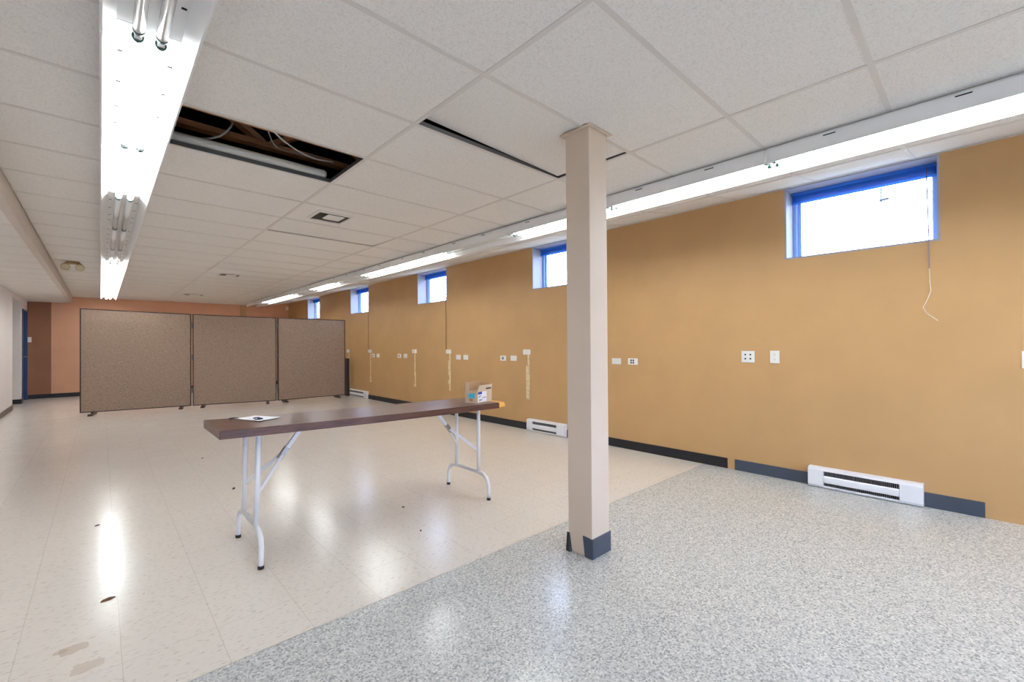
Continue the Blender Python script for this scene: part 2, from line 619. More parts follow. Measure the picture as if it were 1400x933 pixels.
for k in (1, 2):
    g.box(1.2825, 2.5025, gk(k) - .001, gk(k) + .001, CEIL + .003, CEIL + .034)
g.box(2.5015, 2.5035, 1.0, 2.4, CEIL + .003, CEIL + .038)
g.build('grid_web', M['web'], ceil)

p = MB()
p.box(XS - .02, XS, YF, YB, LOW - .004, CEIL + .05)
p.box(XS - .06, XS - .02, YF, YB, LOW - .004, LOW)
tag(p.build('trim_2', M['fascia']), kind='structure')

# structural deck over the hung ceiling
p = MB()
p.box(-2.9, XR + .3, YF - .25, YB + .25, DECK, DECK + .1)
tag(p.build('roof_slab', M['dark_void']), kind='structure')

# the loose tile: one corner lifted off the grid, notched round the pillar
p = MB()
x0, x1, y0, y1 = 1.2825 + .008, 2.5025 - .020, gk(1) + .008, gk(2) - .012
def lift(x, y):
    u = (x - x0) / (x1 - x0)
    v = (y - y0) / (y1 - y0)
    return TZ + .001 + .050 * (1 - u) * v ** 1.3 + .012 * u * v + .006 * u * (1 - v)
N = 6
xs = sorted(set([x0 + (x1 - x0) * i / N for i in range(N + 1)] + [1.995, 2.192]))
ys = sorted(set([y0 + (y1 - y0) * i / 4 for i in range(5)] + [1.682 - .006]))
vt = {}
for lay in (0, 1):
    for i, a in enumerate(xs):
        for j, b2 in enumerate(ys):
            vt[(i, j, lay)] = p.bm.verts.new((a, b2, lift(a, b2) + lay * TH))
def inside(i, j):
    if i < 0 or j < 0 or i >= len(xs) - 1 or j >= len(ys) - 1:
        return False
    cx, cy = (xs[i] + xs[i + 1]) / 2, (ys[j] + ys[j + 1]) / 2
    return not (1.995 < cx < 2.192 and cy < 1.676)
for i in range(len(xs) - 1):
    for j in range(len(ys) - 1):
        if not inside(i, j):
            continue
        p.bm.faces.new([vt[(i, j, 0)], vt[(i, j + 1, 0)], vt[(i + 1, j + 1, 0)], vt[(i + 1, j, 0)]])
        p.bm.faces.new([vt[(i, j, 1)], vt[(i + 1, j, 1)], vt[(i + 1, j + 1, 1)], vt[(i, j + 1, 1)]])
        for (di, dj, e) in ((-1, 0, ((i, j), (i, j + 1))), (1, 0, ((i + 1, j), (i + 1, j + 1))), (0, -1, ((i, j), (i + 1, j))), (0, 1, ((i, j + 1), (i + 1, j + 1)))):
            if not inside(i + di, j + dj):
                a, b2 = e
                p.bm.faces.new([vt[a + (0,)], vt[b2 + (0,)], vt[b2 + (1,)], vt[a + (1,)]])
for v in [v for v in p.bm.verts if not v.link_faces]:
    p.bm.verts.remove(v)
tag(p.build('ceiling_tile', M['tile']), 'white ceiling tile beside the pillar, one corner lifted so a dark gap shows', 'ceiling tile')

# ------------------------------------------------------------------ pillar
PX0, PX1, PY0, PY1 = 2.011, 2.178, 1.496, 1.668
p = MB()
p.box(PX0, PX1, PY0, PY1, 0, CEIL + .06)
col = tag(p.build('column', M['column'], None, .004), 'beige square pillar standing on the speckled floor beside the table', 'pillar', kind='structure')
p = MB()
e, q = .004, .024
p.box(PX0 - q, PX1 + q, PY0 - q, PY0 - e, CEIL - .006, CEIL - .001)
p.box(PX0 - q, PX0 - e, PY0 - e, PY1 + e, CEIL - .006, CEIL - .001)
p.box(PX1 + e, PX1 + q, PY0 - e, PY1 + e, CEIL - .006, CEIL - .001)
p.box(PX0 - q, PX1 + q, PY1 + e, PY1 + q, CEIL - .006, CEIL - .001)
p.build('ceiling_collar', M['column'], col)
p = MB()
p.solid([(PX0 - .004, PY0 - .006, .001), (PX1 + .006, PY0 - .006, .001), (PX1 + .006, PY0, .001), (PX0, PY0, .001)],
        [(PX0 - .004, PY0 - .006, .112), (PX1 + .006, PY0 - .006, .112), (PX1 + .006, PY0, .112), (PX0, PY0, .112)])
p.solid([(PX0 - .006, PY0 - .006, .001), (PX0, PY0 - .006, .001), (PX0, PY0 + .048, .001), (PX0 - .006, PY0 + .048, .001)],
        [(PX0 - .006, PY0 - .006, .112), (PX0, PY0 - .006, .112), (PX0, PY0 + .062, .116), (PX0 - .006, PY0 + .062, .116)])
p.box(PX1, PX1 + .006, PY0, PY1, .001, .112)
p.build('cove_base', M['rubber_blue_sheen'], col)
p = MB()
p.solid([(PX0 - .022, PY1 - .02, 0), (PX0 - .002, PY1 - .03, 0), (PX0 - .002, PY1 + .004, 0), (PX0 - .016, PY1 + .006, 0)],
        [(PX0 - .006, PY1 - .01, .105), (PX0 - .002, PY1 - .012, .105), (PX0 - .002, PY1 + .004, .105), (PX0 - .006, PY1 + .005, .105)])
p.build('peeling_base_strip', M['black_rubber'], col)

# ------------------------------------------------------------------ windows
for wi, (a, b, z0, z1) in enumerate(WIN):
    nm = 'window_%d' % (wi + 1)
    r = thing(nm, (XR, (a + b) / 2, z0), kind='structure')
    J = .014
    XI = XR + .20           # inner face of the frame
    p = MB()
    p.box(XR - .001, XI + .08, a, a + J, z0, z1)
    p.box(XR - .001, XI + .08, b - J, b, z0, z1)
    p.box(XR - .001, XI + .08, a + J, b - J, z0, z0 + J)
    p.box(XR - .001, XI + .08, a + J, b - J, z1 - J, z1)
    p.build('jamb_lining', M['jamb'], r)
    a2, b2, c0, c1 = a + J, b - J, z0 + J, z1 - J
    p = MB()
    F = .032
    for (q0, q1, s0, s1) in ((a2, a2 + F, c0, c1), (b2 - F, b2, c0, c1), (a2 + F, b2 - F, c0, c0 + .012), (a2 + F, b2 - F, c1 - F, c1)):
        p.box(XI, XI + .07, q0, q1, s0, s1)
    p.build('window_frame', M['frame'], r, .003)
    p = MB()
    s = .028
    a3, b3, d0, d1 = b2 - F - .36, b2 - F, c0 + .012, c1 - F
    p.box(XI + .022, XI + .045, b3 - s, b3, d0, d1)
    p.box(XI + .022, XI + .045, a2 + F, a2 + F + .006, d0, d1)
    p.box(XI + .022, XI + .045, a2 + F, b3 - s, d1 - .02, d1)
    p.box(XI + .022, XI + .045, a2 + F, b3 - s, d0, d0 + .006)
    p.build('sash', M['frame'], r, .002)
    p = MB()
    p.box(XI + .034, XI + .038, a2 + F + .006, b3 - s, d0 + .006, d1 - .02)
    p.build('pane', M['glass'], r)

    # raised blind
    where = ['window nearest the camera', 'window just left of the pillar', 'third window from the camera',
             'fourth window from the camera', 'fifth window, behind the divider'][wi]
    t = thing('window_blind', (XI - .03, (a + b) / 2, c1), 'blue slatted blind pulled up to the top of the ' + where, 'blind', 'raised window blinds')
    p = MB()
    p.box(XI - .05, XI - .012, a2 + .004, b2 - .004, c1 - .028, c1 - .001)
    p.build('head_rail', M['blind'], t, .003)
    p = MB()
    for k in range(9):
        zz = c1 - .034 - k * .0058
        p.solid([(XI - .045, a2 + .008, zz - .003), (XI - .018, a2 + .008, zz - .001), (XI - .018, b2 - .008, zz - .001), (XI - .045, b2 - .008, zz - .003)],
                [(XI - .045, a2 + .008, zz - .0005), (XI - .018, a2 + .008, zz + .0015), (XI - .018, b2 - .008, zz + .0015), (XI - .045, b2 - .008, zz - .0005)])
    p.build('slats', M['blind'], t)
    p = MB()
    p.box(XI - .046, XI - .017, a2 + .006, b2 - .006, c1 - .098, c1 - .088)
    p.build('bottom_rail', M['blind'], t, .002)
    if wi == 0:
        p = MB()
        p.tube([(XI - .052, .262, c1 - .02), (XR - .012, .243, z0 + .02), (XR - .012, .243, 1.745)], .0035, 8)
        p.build('tilt_wand', M['wand'], t)
        p = MB()
        pts = [(XR - .012, .242, 1.745), (XR - .010, .241, 1.65), (XR - .008, .236, 1.58), (XR - .008, .262, 1.50), (XR - .006, .279, 1.464), (XR - .006, .262, 1.42), (XR - .006, .225, 1.385), (XR - .006, .202, 1.362)]
        p.tube(pts, .0022, 6)
        p.build('pull_cord', M['white_wire'], t)
    elif wi in (2, 3):
        p = MB()
        yy = {2: 6.385, 3: 9.445}[wi]
        p.tube([(XI - .052, yy + .02, c1 - .02), (XR - .010, yy, z0 + .02), (XR - .008, yy - .004, 1.6), (XR - .008, yy, 1.10)], .004, 8)
        p.build('pull_cord', M['brown_cord'], t)

# ------------------------------------------------------------------ outdoors
p = MB()
p.box(XR + .31, 60, -40, 70, -.3, -.12)
p.box(-40, XR + .31, -40, YF - .26, -.3, -.12)
tag(p.build('ground_outside', M['lawn']), kind='structure')
p = MB()
p.tube([(10, y, 3.70 + .012 * (y - 1.4) + .0016 * (y - 1.4) ** 2) for y in [-6, -3, 0, .5, 1.15, 2, 3, 4, 5, 6]], .008, 6)
p.tube([(10, 1.15, 3.66), (10, 1.15, 3.92)], .011, 6)
p.tube([(10, 1.17, 3.70), (10, 1.05, 3.71)], .022, 6)
tag(p.build('outside_cable', M['cable_out']), 'thin overhead cable with a small connector outside the nearest window', 'cable')
p = MB()
p.tube([(10, y, 3.17 + .30 * (y - 8.66)) for y in [7.5, 8.2, 8.66, 9.2, 10]], .012, 6)
tag(p.build('outside_cable', M['cable_out']), 'thin sloping cable outside the window just left of the pillar', 'cable')
p = MB()
def branch(a, d, L, r, dep):
    a = Vector(a)
    b = a + Vector(d) * L
    p.tube([a, (a + b) / 2 + Vector((random.uniform(-.03, .03), random.uniform(-.03, .03), 0)) * L, b], [r, r * .8, r * .6], 6)
    if dep:
        for _ in range(3):
            nd = (Vector(d) + Vector((random.uniform(-.6, .6), random.uniform(-.6, .6), random.uniform(-.1, .5)))).normalized()
            branch(a + (b - a) * random.uniform(.55, 1), nd, L * random.uniform(.5, .7), r * .55, dep - 1)
branch((12.5, 18.4, -.12), (0, 0, 1), 2.2, .05, 4)
tag(p.build('bare_tree', M['bark']), 'leafless tree outside the third window from the camera', 'tree')

# ------------------------------------------------------------------ ceiling lights
LP = 1.2255
def make_light(lit, leak):
    """one 4 ft trough at the origin: x 0..0.275, y 0..LP, top at z 0 (the ceiling face)"""
    r = thing('ceiling_light', (0, 0, 0))
    W, D, E = .275, -.102, .002
    y0, y1 = .002, LP - .002
    h = MB()
    # channel against the ceiling, then flared reflector with thin walls
    h.box(.030, W - .030, y0, y1, -.034, -.0005)
    T = .004
    h.profile([(.042, -.034), (.042, -.038), (T, D + .006), (T, D), (0, D), (0, -.022), (.030, -.022), (.030, -.034)], y0, y1)
    h.profile([(W - .042, -.034), (W - .030, -.034), (W - .030, -.022), (W, -.022), (W, D), (W - T, D), (W - T, D + .006), (W - .042, -.038)], y0, y1)
    # rolled lips
    h.box(-.003, .005, y0, y1, D - .004, D)
    h.box(W - .005, W + .003, y0, y1, D - .004, D)
    # slots in the outer sides
    h.mi = 1
    for s in (.32, .86):
        h.box(-.0015, -.0002, s, s + .06, -.036, -.030)
        h.box(W + .0002, W + .0015, s, s + .06, -.036, -.030)
    for s in (.22, .5, .78, 1.0):
        h.box(.050, .066, s, s + .012, -.0352, -.0341)
        h.box(W - .066, W - .050, s, s + .012, -.0352, -.0341)
    h.build('reflector', [M['reflector'], M['dark_void']], r)
    for x in (.103, .171):
        tb = MB()
        tb.tube([(x, .026, -.062), (x, LP - .026, -.062)], .0185, 14)
        tb = tb.build('lamp_tube', M['lit_tube'] if lit else M['dead_tube'], r)
        for ya, yb in ((.018, .034), (LP - .034, LP - .018)):
            cp = MB()
            cp.tube([(x, ya, -.062), (x, yb, -.062)], .0192, 14)
            cp.build('end_cap', M['cap'], tb)
    for ya, yb in ((.004, .018), (LP - .018, LP - .004)):
        for x in (.103, .171):
            hd = MB()
            hd.box(x - .011, x + .011, ya, yb, -.076, -.0345)
            hd.build('lampholder', M['fixture'], r, .003)
    if leak:
        for cx_, k in ((-.006, -1), (W + .006, 1)):
            cl = MB()
            cl.bar((cx_, LP - .012, -.030), (cx_ + k * .002, LP - .030, -.088), .010, .004, (1, 0, 0))
            cl.build('joint_light_leak', M['plate'], r)  # added white strip imitating light that leaks through the trough joint
    return r


order = ['first', 'second', 'third', 'fourth', 'fifth', 'sixth', 'seventh', 'eighth', 'ninth', 'tenth', 'eleventh', 'twelfth', 'thirteenth']
protos = {}
def place_light(x, y, lit, leak, label, group):
    key = (lit, leak)
    if key not in protos:
        protos[key] = make_light(lit, leak)
        o = protos[key]
        first = True
    else:
        o = copy_tree(protos[key])
    o.location = (x, y, CEIL - .0005)
    return tag(o, label, 'ceiling light', group)


YL = 2.140
left = {-1: 0, 0: 1, 1: 1, 2: 0, 3: 0, 4: 0, 5: 1, 6: 1, 7: 1, 8: 1, 9: 1}
for n, k in enumerate(sorted(left)):
    place_light(0.0, YL + LP * k, bool(left[k]), False,
                '%s two-tube fluorescent trough light, %s of the left row from the camera' % ('lit' if left[k] else 'unlit', order[n]),
                'fluorescent lights in the left row')
right = {-4: 1, -3: 1, -2: 1, -1: 1, 0: 1, 1: 0, 2: 1, 3: 1, 4: 0, 5: 1, 6: 0, 7: 1, 8: 1, 9: 0}
for n, k in enumerate(sorted(right)):
    if k < -2:
        lab = '%s fluorescent trough light of the window-side row, behind the camera' % ('lit' if right[k] else 'unlit')
        lab = ['last', 'next'][k + 4] + ' ' + lab
    else:
        lab = '%s fluorescent trough light, %s of the window-side row from the camera' % ('lit' if right[k] else 'unlit', order[n - 2])
    place_light(3.062, YL + LP * k, bool(right[k]), True, lab, 'fluorescent lights in the window-side row')

# ------------------------------------------------------------------ above the open tile
def truss(y, z, label):
    r = thing('roof_truss', (1.0, y, z), label, 'truss', 'timber trusses above the missing tile')
    p = MB()
    p.box(-.9, 3.0, y - .036, y + .036, z, z + .04)
    p.build('bottom_chord', M['wood_raw'], r)
    p = MB()
    p.box(-.9, 3.0, y - .045, y + .045, DECK - .042, DECK - .002)
    p.build('top_chord', M['wood_raw'], r)
    for i in range(8):
        x = -.7 + .46 * i
        p = MB()
        d = .42 if i % 2 == 0 else -.42
        a, b = (x - d / 2, y, z + .03), (x + d / 2, y, DECK - .02)
        p.bar(a, b, .085, .036, (0, 1, 0) if False else (0, 0, 1))
        p.build('web_strut', M['wood_raw'], r)
truss(3.275, 2.68, 'timber truss chord along the near edge of the missing ceiling tile')
truss(3.66, 2.70, 'timber truss crossing the middle of the missing ceiling tile opening')
p = MB()
p.tube([(.07, 3.388, CEIL + .066), (1.235, 3.388, CEIL + .066), (1.250, 3.388, CEIL + .066)], [.030, .030, .020], 16)
tag(p.build('white_pipe', M['pipe']), 'white plastic pipe lying along the far edge of the missing ceiling tile', 'pipe')
def smooth(pts, n=6):
    out = []
    P = [Vector(q) for q in pts]
    P = [P[0]] + P + [P[-1]]
    for i in range(1, len(P) - 2):
        for s in range(n):
            u = s / n
            a, b, c_, d_ = P[i - 1], P[i], P[i + 1], P[i + 2]
            out.append(.5 * ((2 * b) + (c_ - a) * u + (2 * a - 5 * b + 4 * c_ - d_) * u * u + (3 * b - a - 3 * c_ + d_) * u ** 3))
    out.append(P[-2])
    return out
p = MB()
p.tube(smooth([(.62, 3.28, 2.655), (.60, 3.24, 2.60), (.55, 3.30, 2.55), (.46, 3.42, 2.55), (.30, 3.45, 2.56), (.1, 3.5, 2.6)]), .006, 8)
tag(p.build('armoured_cable', M['wire']), 'grey cable looping down at the left end of the missing tile opening', 'cable')
p = MB()
p.tube(smooth([(.78, 3.10, 2.64), (.86, 3.16, 2.60), (1.0, 3.25, 2.58), (1.14, 3.32, 2.585), (1.3, 3.38, 2.62)]), .005, 8)
tag(p.build('white_cable', M['white_wire']), 'white cable drooping across the missing tile opening', 'cable')
p = MB()
p.tube(smooth([(.78, 3.12, 2.655), (.82, 3.22, 2.62), (.90, 3.34, 2.60), (1.05, 3.40, 2.62), (1.2, 3.45, 2.66)]), .004, 8)
tag(p.build('grey_cable', M['wire']), 'thin grey cable hanging just behind the white cable above the missing tile', 'cable')

# ------------------------------------------------------------------ air diffusers
def vent(x, y, s, label):
    r = thing('ceiling_vent', (x, y, CEIL), label, 'air vent', 'ceiling air vents')
    h = s / 2
    z = CEIL - .0005
    p = MB()
    for (ax, ay) in ((1, 0), (-1, 0), (0, 1), (0, -1)):
        tx, ty = -ay, ax
        def P(o, tt, zz):
            return (x + ax * o + tx * tt, y + ay * o + ty * tt, zz)
        i = h - .021
        p.solid([P(h, -h, z - .004), P(h, h, z - .004), P(i, i, z - .012), P(i, -i, z - .012)],
                [P(h, -h, z), P(h, h, z), P(i, i, z - .008), P(i, -i, z - .008)])
    p.build('frame', M['tile'], r)
    p = MB()
    i = h - .022
    p.box(x - i, x + i, y - i, y + i, z - .002, z - .0005)
    p.build('dark_throat_sheet', M['black'], r)  # flat black sheet standing in for the shaded duct opening
    p = MB()
    j = h - .105
    x, y = x + .014, y - .052
    p.solid([(x - j, y - j, z - .026), (x + j, y - j, z - .026), (x + j, y + j - .0, z - .026), (x - j, y + j, z - .026)],
            [(x - j - .02, y - j - .02, z - .016), (x + j + .02, y - j - .02, z - .016), (x + j + .02, y + j + .02, z - .016), (x - j - .02, y + j + .02, z - .016)])
    p.build('deflector', M['tile'], r)
    p = MB()
    p.box(x - .012, x + .012, y - .02, y + .02, z - .016, z - .002)
    p.build('bracket', M['web'], r)
vent(1.61, 4.26, .33, 'square air vent nearest the missing ceiling tile')
vent(1.63, 8.86, .33, 'square air vent in the middle of the ceiling, second from camera')
vent(1.62, 12.79, .40, 'square air vent farthest away, close to the back wall')

# twin-headed emergency lamp under the ceiling
r = thing('emergency_lamp', (-.29, 8.94, CEIL), 'small tan twin-headed emergency lamp under the ceiling beside the left lights', 'emergency lamp')
p = MB()
p.box(-.36, -.22, 8.90, 9.00, CEIL - .035, CEIL - .001)
p.build('base', M['tan_lamp'], r, .006)
for sx in (-1, 1):
    p = MB()
    cx = -.29 + sx * .075
    p.tube([(cx, 8.95, CEIL - .02), (cx, 8.93, CEIL - .06)], .014, 8)
    p.tube([(cx, 8.95, CEIL - .05), (cx, 8.90, CEIL - .075), (cx, 8.86, CEIL - .09)], [.030, .046, .050], 14)
    hd = p.build('lamp_head', M['tan_lamp'], r)
    p = MB()
    p.tube([(cx, 8.8605, CEIL - .0898), (cx, 8.858, CEIL - .0908)], .042, 14)
    p.build('lens', M['bulb'], hd)

# motion sensor in the far right corner
p = MB()
p.solid([(XR - .09, YB - .01, 2.36), (XR - .02, YB - .09, 2.36), (XR - .003, YB - .003, 2.36)], [(XR - .08, YB - .01, 2.47), (XR - .02, YB - .08, 2.47), (XR - .003, YB - .003, 2.47)])
tag(p.build('motion_sensor', M['plate'], None, .004), 'small white sensor high in the far corner by the windows', 'sensor')

# ------------------------------------------------------------------ wall plates
def plate(yc, zc, wd, ht, kind, label, cat, group):
    r = thing('wall_outlet' if kind in ('jacks', 'duplex', 'quad', 'jack') else 'blank_wall_plate', (XR, yc, zc), label, cat, group)
    p = MB()
    p.box(XR - .007, XR, yc - wd / 2, yc + wd / 2, zc - ht / 2, zc + ht / 2)
    p.build('cover_plate', M['plate'], r, .002)
    def sq(y, z, a, b, mt, nm, d=.0012):
        q = MB()
        q.box(XR - .007 - d, XR - .0068, y - a / 2, y + a / 2, z - b / 2, z + b / 2)
        return q.build(nm, mt, r)
    if kind == 'jacks':
        for sy in (-1, 1):
            for sz in (-1, 1):
                sq(yc + sy * .022, zc + sz * .019, .013, .015, M['black'], 'jack_socket')
    if kind == 'quad':
        for sy in (-1, 1):
            for sz in (-1, 1):
                sq(yc + sy * .0145 + .006, zc + sz * .0135, .019, .019, M['black'], 'jack_socket')
    if kind == 'jack':
        sq(yc + .003, zc, .045, .040, M['grille'], 'jack_socket')
    if kind == 'duplex':
        for sz in (-1, 1):
            fc = sq(yc, zc + sz * .021, .034, .028, M['plate'], 'socket_face', .002)
            q = MB()
            for sy in (-1, 1):
                q.box(XR - .0095, XR - .0088, yc + sy * .007 - .0012, yc + sy * .007 + .0012, zc + sz * .021 + .000, zc + sz * .021 + .009)
            q.box(XR - .0095, XR - .0088, yc - .0025, yc + .0025, zc + sz * .021 - .009, zc + sz * .021 - .004)
            q.build('slot', M['grille'], fc)
    return r
gp = 'plates along the window wall'
plate(1.480, 1.081, .113, .107, 'jacks', 'square white plate with four black jack sockets under the nearest window', 'wall outlet', gp)
plate(1.257, 1.081, .075, .113, 'duplex', 'upright white double power socket right of the four-jack plate', 'wall outlet', gp)
plate(-.228, 1.088, .075, .113, 'duplex', 'white power socket cut off at the right edge of the photo', 'wall outlet', gp)
plate(2.915, 1.005, .120, .068, 'blank', 'blank white plate just right of the pillar', 'wall plate', gp)
plate(2.697, 1.006, .124, .072, 'quad', 'white plate with four dark sockets, second right of the pillar', 'wall outlet', gp)
plate(4.900, 1.003, .125, .075, 'jack', 'white socket plate with a dark centre, just left of the pillar', 'wall outlet', gp)
plate(4.670, 1.007, .125, .075, 'blank', 'blank white plate between dark-centred socket and cream strip beside pillar', 'wall plate', gp)
plate(6.030, .998, .125, .078, 'blank', 'left one of two blank plates above the cardboard box', 'wall plate', gp)
plate(5.825, 1.000, .125, .078, 'blank', 'right one of two blank plates above the cardboard box', 'wall plate', gp)
plate(8.040, .992, .130, .080, 'jack', 'white dark-centred socket plate in the middle of the far wall stretch', 'wall outlet', gp)
plate(7.800, .994, .125, .080, 'blank', 'blank white plate right of the middle far dark-centred socket', 'wall plate', gp)
plate(9.205, .982, .130, .080, 'jack', 'white socket plate with dark centre nearest the divider', 'wall outlet', gp)
plate(8.975, .984, .125, .080, 'blank', 'blank white plate nearest the divider', 'wall plate', gp)

# light switch on the brown strip of the far wall
r = thing('light_switch', (-1.222, YB, 1.40), 'white light switch on the dark brown strip of the far wall', 'light switch')
p = MB()
p.box(-1.262, -1.182, YB - .007, YB, 1.335, 1.455)
p.build('cover_plate', M['plate'], r, .002)
p = MB()
p.box(-1.232, -1.212, YB - .014, YB - .0065, 1.378, 1.412)
p.build('toggle', M['plate'], r, .002)

# ------------------------------------------------------------------ torn cable channels on the window wall
def channel(y, zt, zb, label, thin, rnd):
    r = thing('cord_channel', (XR, y, zb), label, 'cable channel', 'torn cable channels on the window wall')
    p = MB()
    p.box(XR - .030, XR, y - .062, y + .062, zt - .072, zt)
    p.build('junction_box', M['plate'], r, .004)
    rr = random.Random(rnd)
    z = zt - .072
    i = 0
    while z > zb + .01:
        L = min(rr.uniform(.055, .12), z - zb)
        if thin and z > zb + thin:
            a, b = -.014, .010
            L = min(.16, z - zb - thin + .01)
        else:
            a, b = (-.036, .026) if rr.random() < .7 else (-.036, -.004)
        p = MB()
        j = [rr.uniform(-.004, .004) for _ in range(4)]
        x0, x1 = XR - .008, XR - .0003
        p.solid([(x0, y + a + j[0], z - L + .006), (x1, y + a + j[0], z - L + .006), (x1, y + b + j[1], z - L + .006 + j[2]), (x0, y + b + j[1], z - L + .006 + j[2])],
                [(x0, y + a + j[3], z), (x1, y + a + j[3], z), (x1, y + b, z), (x0, y + b, z)])
        p.build('channel_piece', M['tape'], r)
        z -= L
        i += 1
channel(4.386, 1.136, .424, 'cream torn cable channel under a white box nearest the pillar', 0, 1)
channel(6.300, 1.129, .411, 'cream torn cable channel left of the two blank plates', 0, 2)
channel(7.440, 1.124, .405, 'third cream torn cable channel counting leftward from the pillar', .28, 3)
channel(9.345, 1.116, .378, 'thin cream cable channel below the cord of the fourth window', .14, 4)
channel(10.52, 1.112, .367, 'cream torn cable channel beside the right end of the divider', 0, 5)

# ------------------------------------------------------------------ baseboard heaters
def heater(y0, y1, label):
    r = thing('baseboard_heater', (XR, (y0 + y1) / 2, .008), label, 'heater', 'white baseboard heaters')
    D, Z0, Z1 = .068, .006, .168
    e0, e1 = y0 + .13, y1 - .11
    p = MB()
    p.box(XR - .012, XR, y0, y1, Z0, Z1)
    p.build('back_panel', M['heater'], r)
    for (a, b) in ((y0, e0), (e1, y1)):
        p = MB()
        p.profile([(XR - .012, Z0), (XR - .012, Z1 - .004), (XR - .035, Z1), (XR - D + .006, Z1 - .008), (XR - D, Z1 - .022), (XR - D, Z0 + .022), (XR - D + .010, Z0 + .004), (XR - D + .014, Z0)], a, b)
        p.build('end_cap', M['heater'], r, .002)
    p = MB()
    p.profile([(XR - .012, Z1 - .006), (XR - .012, Z1 - .003), (XR - .035, Z1), (XR - D + .006, Z1 - .008), (XR - D, Z1 - .022), (XR - D + .003, Z1 - .024), (XR - D + .010, Z1 - .012), (XR - .035, Z1 - .005)], e0, e1)
    p.profile([(XR - .012, Z0), (XR - D + .010, Z0), (XR - D, Z0 + .012), (XR - D, Z0 + .020), (XR - D + .006, Z0 + .020), (XR - .012, Z0 + .006)], e0, e1)
    p.build('rails', M['heater'], r)
    p = MB()
    p.profile([(XR - D + .012, Z0 + .048), (XR - D, Z0 + .046), (XR - D - .003, Z0 + .062), (XR - D - .003, Z1 - .072), (XR - D + .006, Z1 - .060), (XR - D + .012, Z1 - .062)], e0 + .001, e1 - .001)
    p.build('front_panel', M['heater'], r)
    p = MB()
    n = int((e1 - e0) / .012)
    for i in range(n):
        yy = e0 + (i + .5) * (e1 - e0) / n
        p.box(XR - .060, XR - .013, yy - .0012, yy + .0012, Z0 + .01, Z1 - .010)
    p.mi = 1
    p.box(XR - .016, XR - .0121, e0, e1, Z0 + .008, Z1 - .008)
    p.build('fins', [M['grille'], M['dark_void']], r)
heater(.288, 1.000, 'white baseboard heater under the nearest window')
heater(3.670, 4.350, 'white baseboard heater half hidden behind the pillar')
heater(9.455, 10.612, 'white baseboard heater far away beside the divider')

# ------------------------------------------------------------------ room divider
P0 = [(-.262, 10.864, 1.899), (1.298, 10.578, 1.846)]
P1 = [(1.322, 10.572, 1.846), (2.722, 10.217, 1.808)]
P2 = [(2.746, 10.212, 1.808), (4.190, 10.217, 1.805)]
r = thing('room_divider', (2.0, 10.45, 0), 'long beige fabric room divider of three hinged panels standing across the room', 'room divider')
cen = []
for i, (A, B) in enumerate((P0, P1, P2)):
    a, b = Vector((A[0], A[1], .05)), Vector((B[0], B[1], .05))
    d = (b - a).normalized()
    nrm = Vector((d.y, -d.x, 0))
    th = .025
    def q(s, off, z):
        return a + d * s + nrm * off + Vector((0, 0, z - .05))
    L = (b - a).length
    zt = lambda s: A[2] + (B[2] - A[2]) * s / L
    e = .016
    p = MB()
    p.solid([q(e, -th, .05 + e), q(L - e, -th, .05 + e), q(L - e, th, .05 + e), q(e, th, .05 + e)],
            [q(e, -th, zt(e) - e), q(L - e, -th, zt(L) - e), q(L - e, th, zt(L) - e), q(e, th, zt(e) - e)])
    pn = p.build('divider_panel', M['fabric'], r)
    p = MB()
    tf = th + .004
    for (s0, s1, za, zb) in ((0, e, (.05, .05), None), (L - e, L, (.05, .05), None)):
        p.solid([q(s0, -tf, .05), q(s1, -tf, .05), q(s1, tf, .05), q(s0, tf, .05)], [q(s0, -tf, zt(s0)), q(s1, -tf, zt(s1)), q(s1, tf, zt(s1)), q(s0, tf, zt(s0))])
    p.solid([q(e, -tf, zt(e) - e), q(L - e, -tf, zt(L - e) - e), q(L - e, tf, zt(L - e) - e), q(e, tf, zt(e) - e)], [q(e, -tf, zt(e)), q(L - e, -tf, zt(L - e)), q(L - e, tf, zt(L - e)), q(e, tf, zt(e))])
    p.solid([q(e, -tf, .05), q(L - e, -tf, .05), q(L - e, tf, .05), q(e, tf, .05)], [q(e, -tf, .05 + e), q(L - e, -tf, .05 + e), q(L - e, tf, .05 + e), q(e, tf, .05 + e)])
    p.build('panel_frame', M['dark_trim'], pn)
    for s in (.16, L - .16):
        p = MB()
        p.solid([q(s - .03, -.20, 0), q(s + .03, -.20, 0), q(s + .03, .20 if (i, s) == (0, .16) else .10, 0), q(s - .03, .20 if (i, s) == (0, .16) else .10, 0)],
                [q(s - .03, -.16, .03), q(s + .03, -.16, .03), q(s + .03, .16 if (i, s) == (0, .16) else .07, .03), q(s - .03, .16 if (i, s) == (0, .16) else .07, .03)])
        p.solid([q(s - .018, -.018, .03), q(s + .018, -.018, .03), q(s + .018, .018, .03), q(s - .018, .018, .03)],
                [q(s - .018, -.018, .052), q(s + .018, -.018, .052), q(s + .018, .018, .052), q(s - .018, .018, .052)])
        p.build('foot', M['dark_trim'], r)
for (x, y) in ((1.310, 10.575), (2.734, 10.2145)):
    for z in (.35, 1.00, 1.62):
        p = MB()
        p.tube([(x, y - .012, z - .05), (x, y - .012, z + .05)], .010, 8)
        p.build('hinge', M['steel'], r)
p = MB()
p.box(4.285, 4.345, 10.32, 10.46, 0, .90)
p.mi = 0
tag(p.build('dark_board', M['dark_trim'], None, .004), 'narrow dark brown board standing upright between the divider and the wall', 'board')

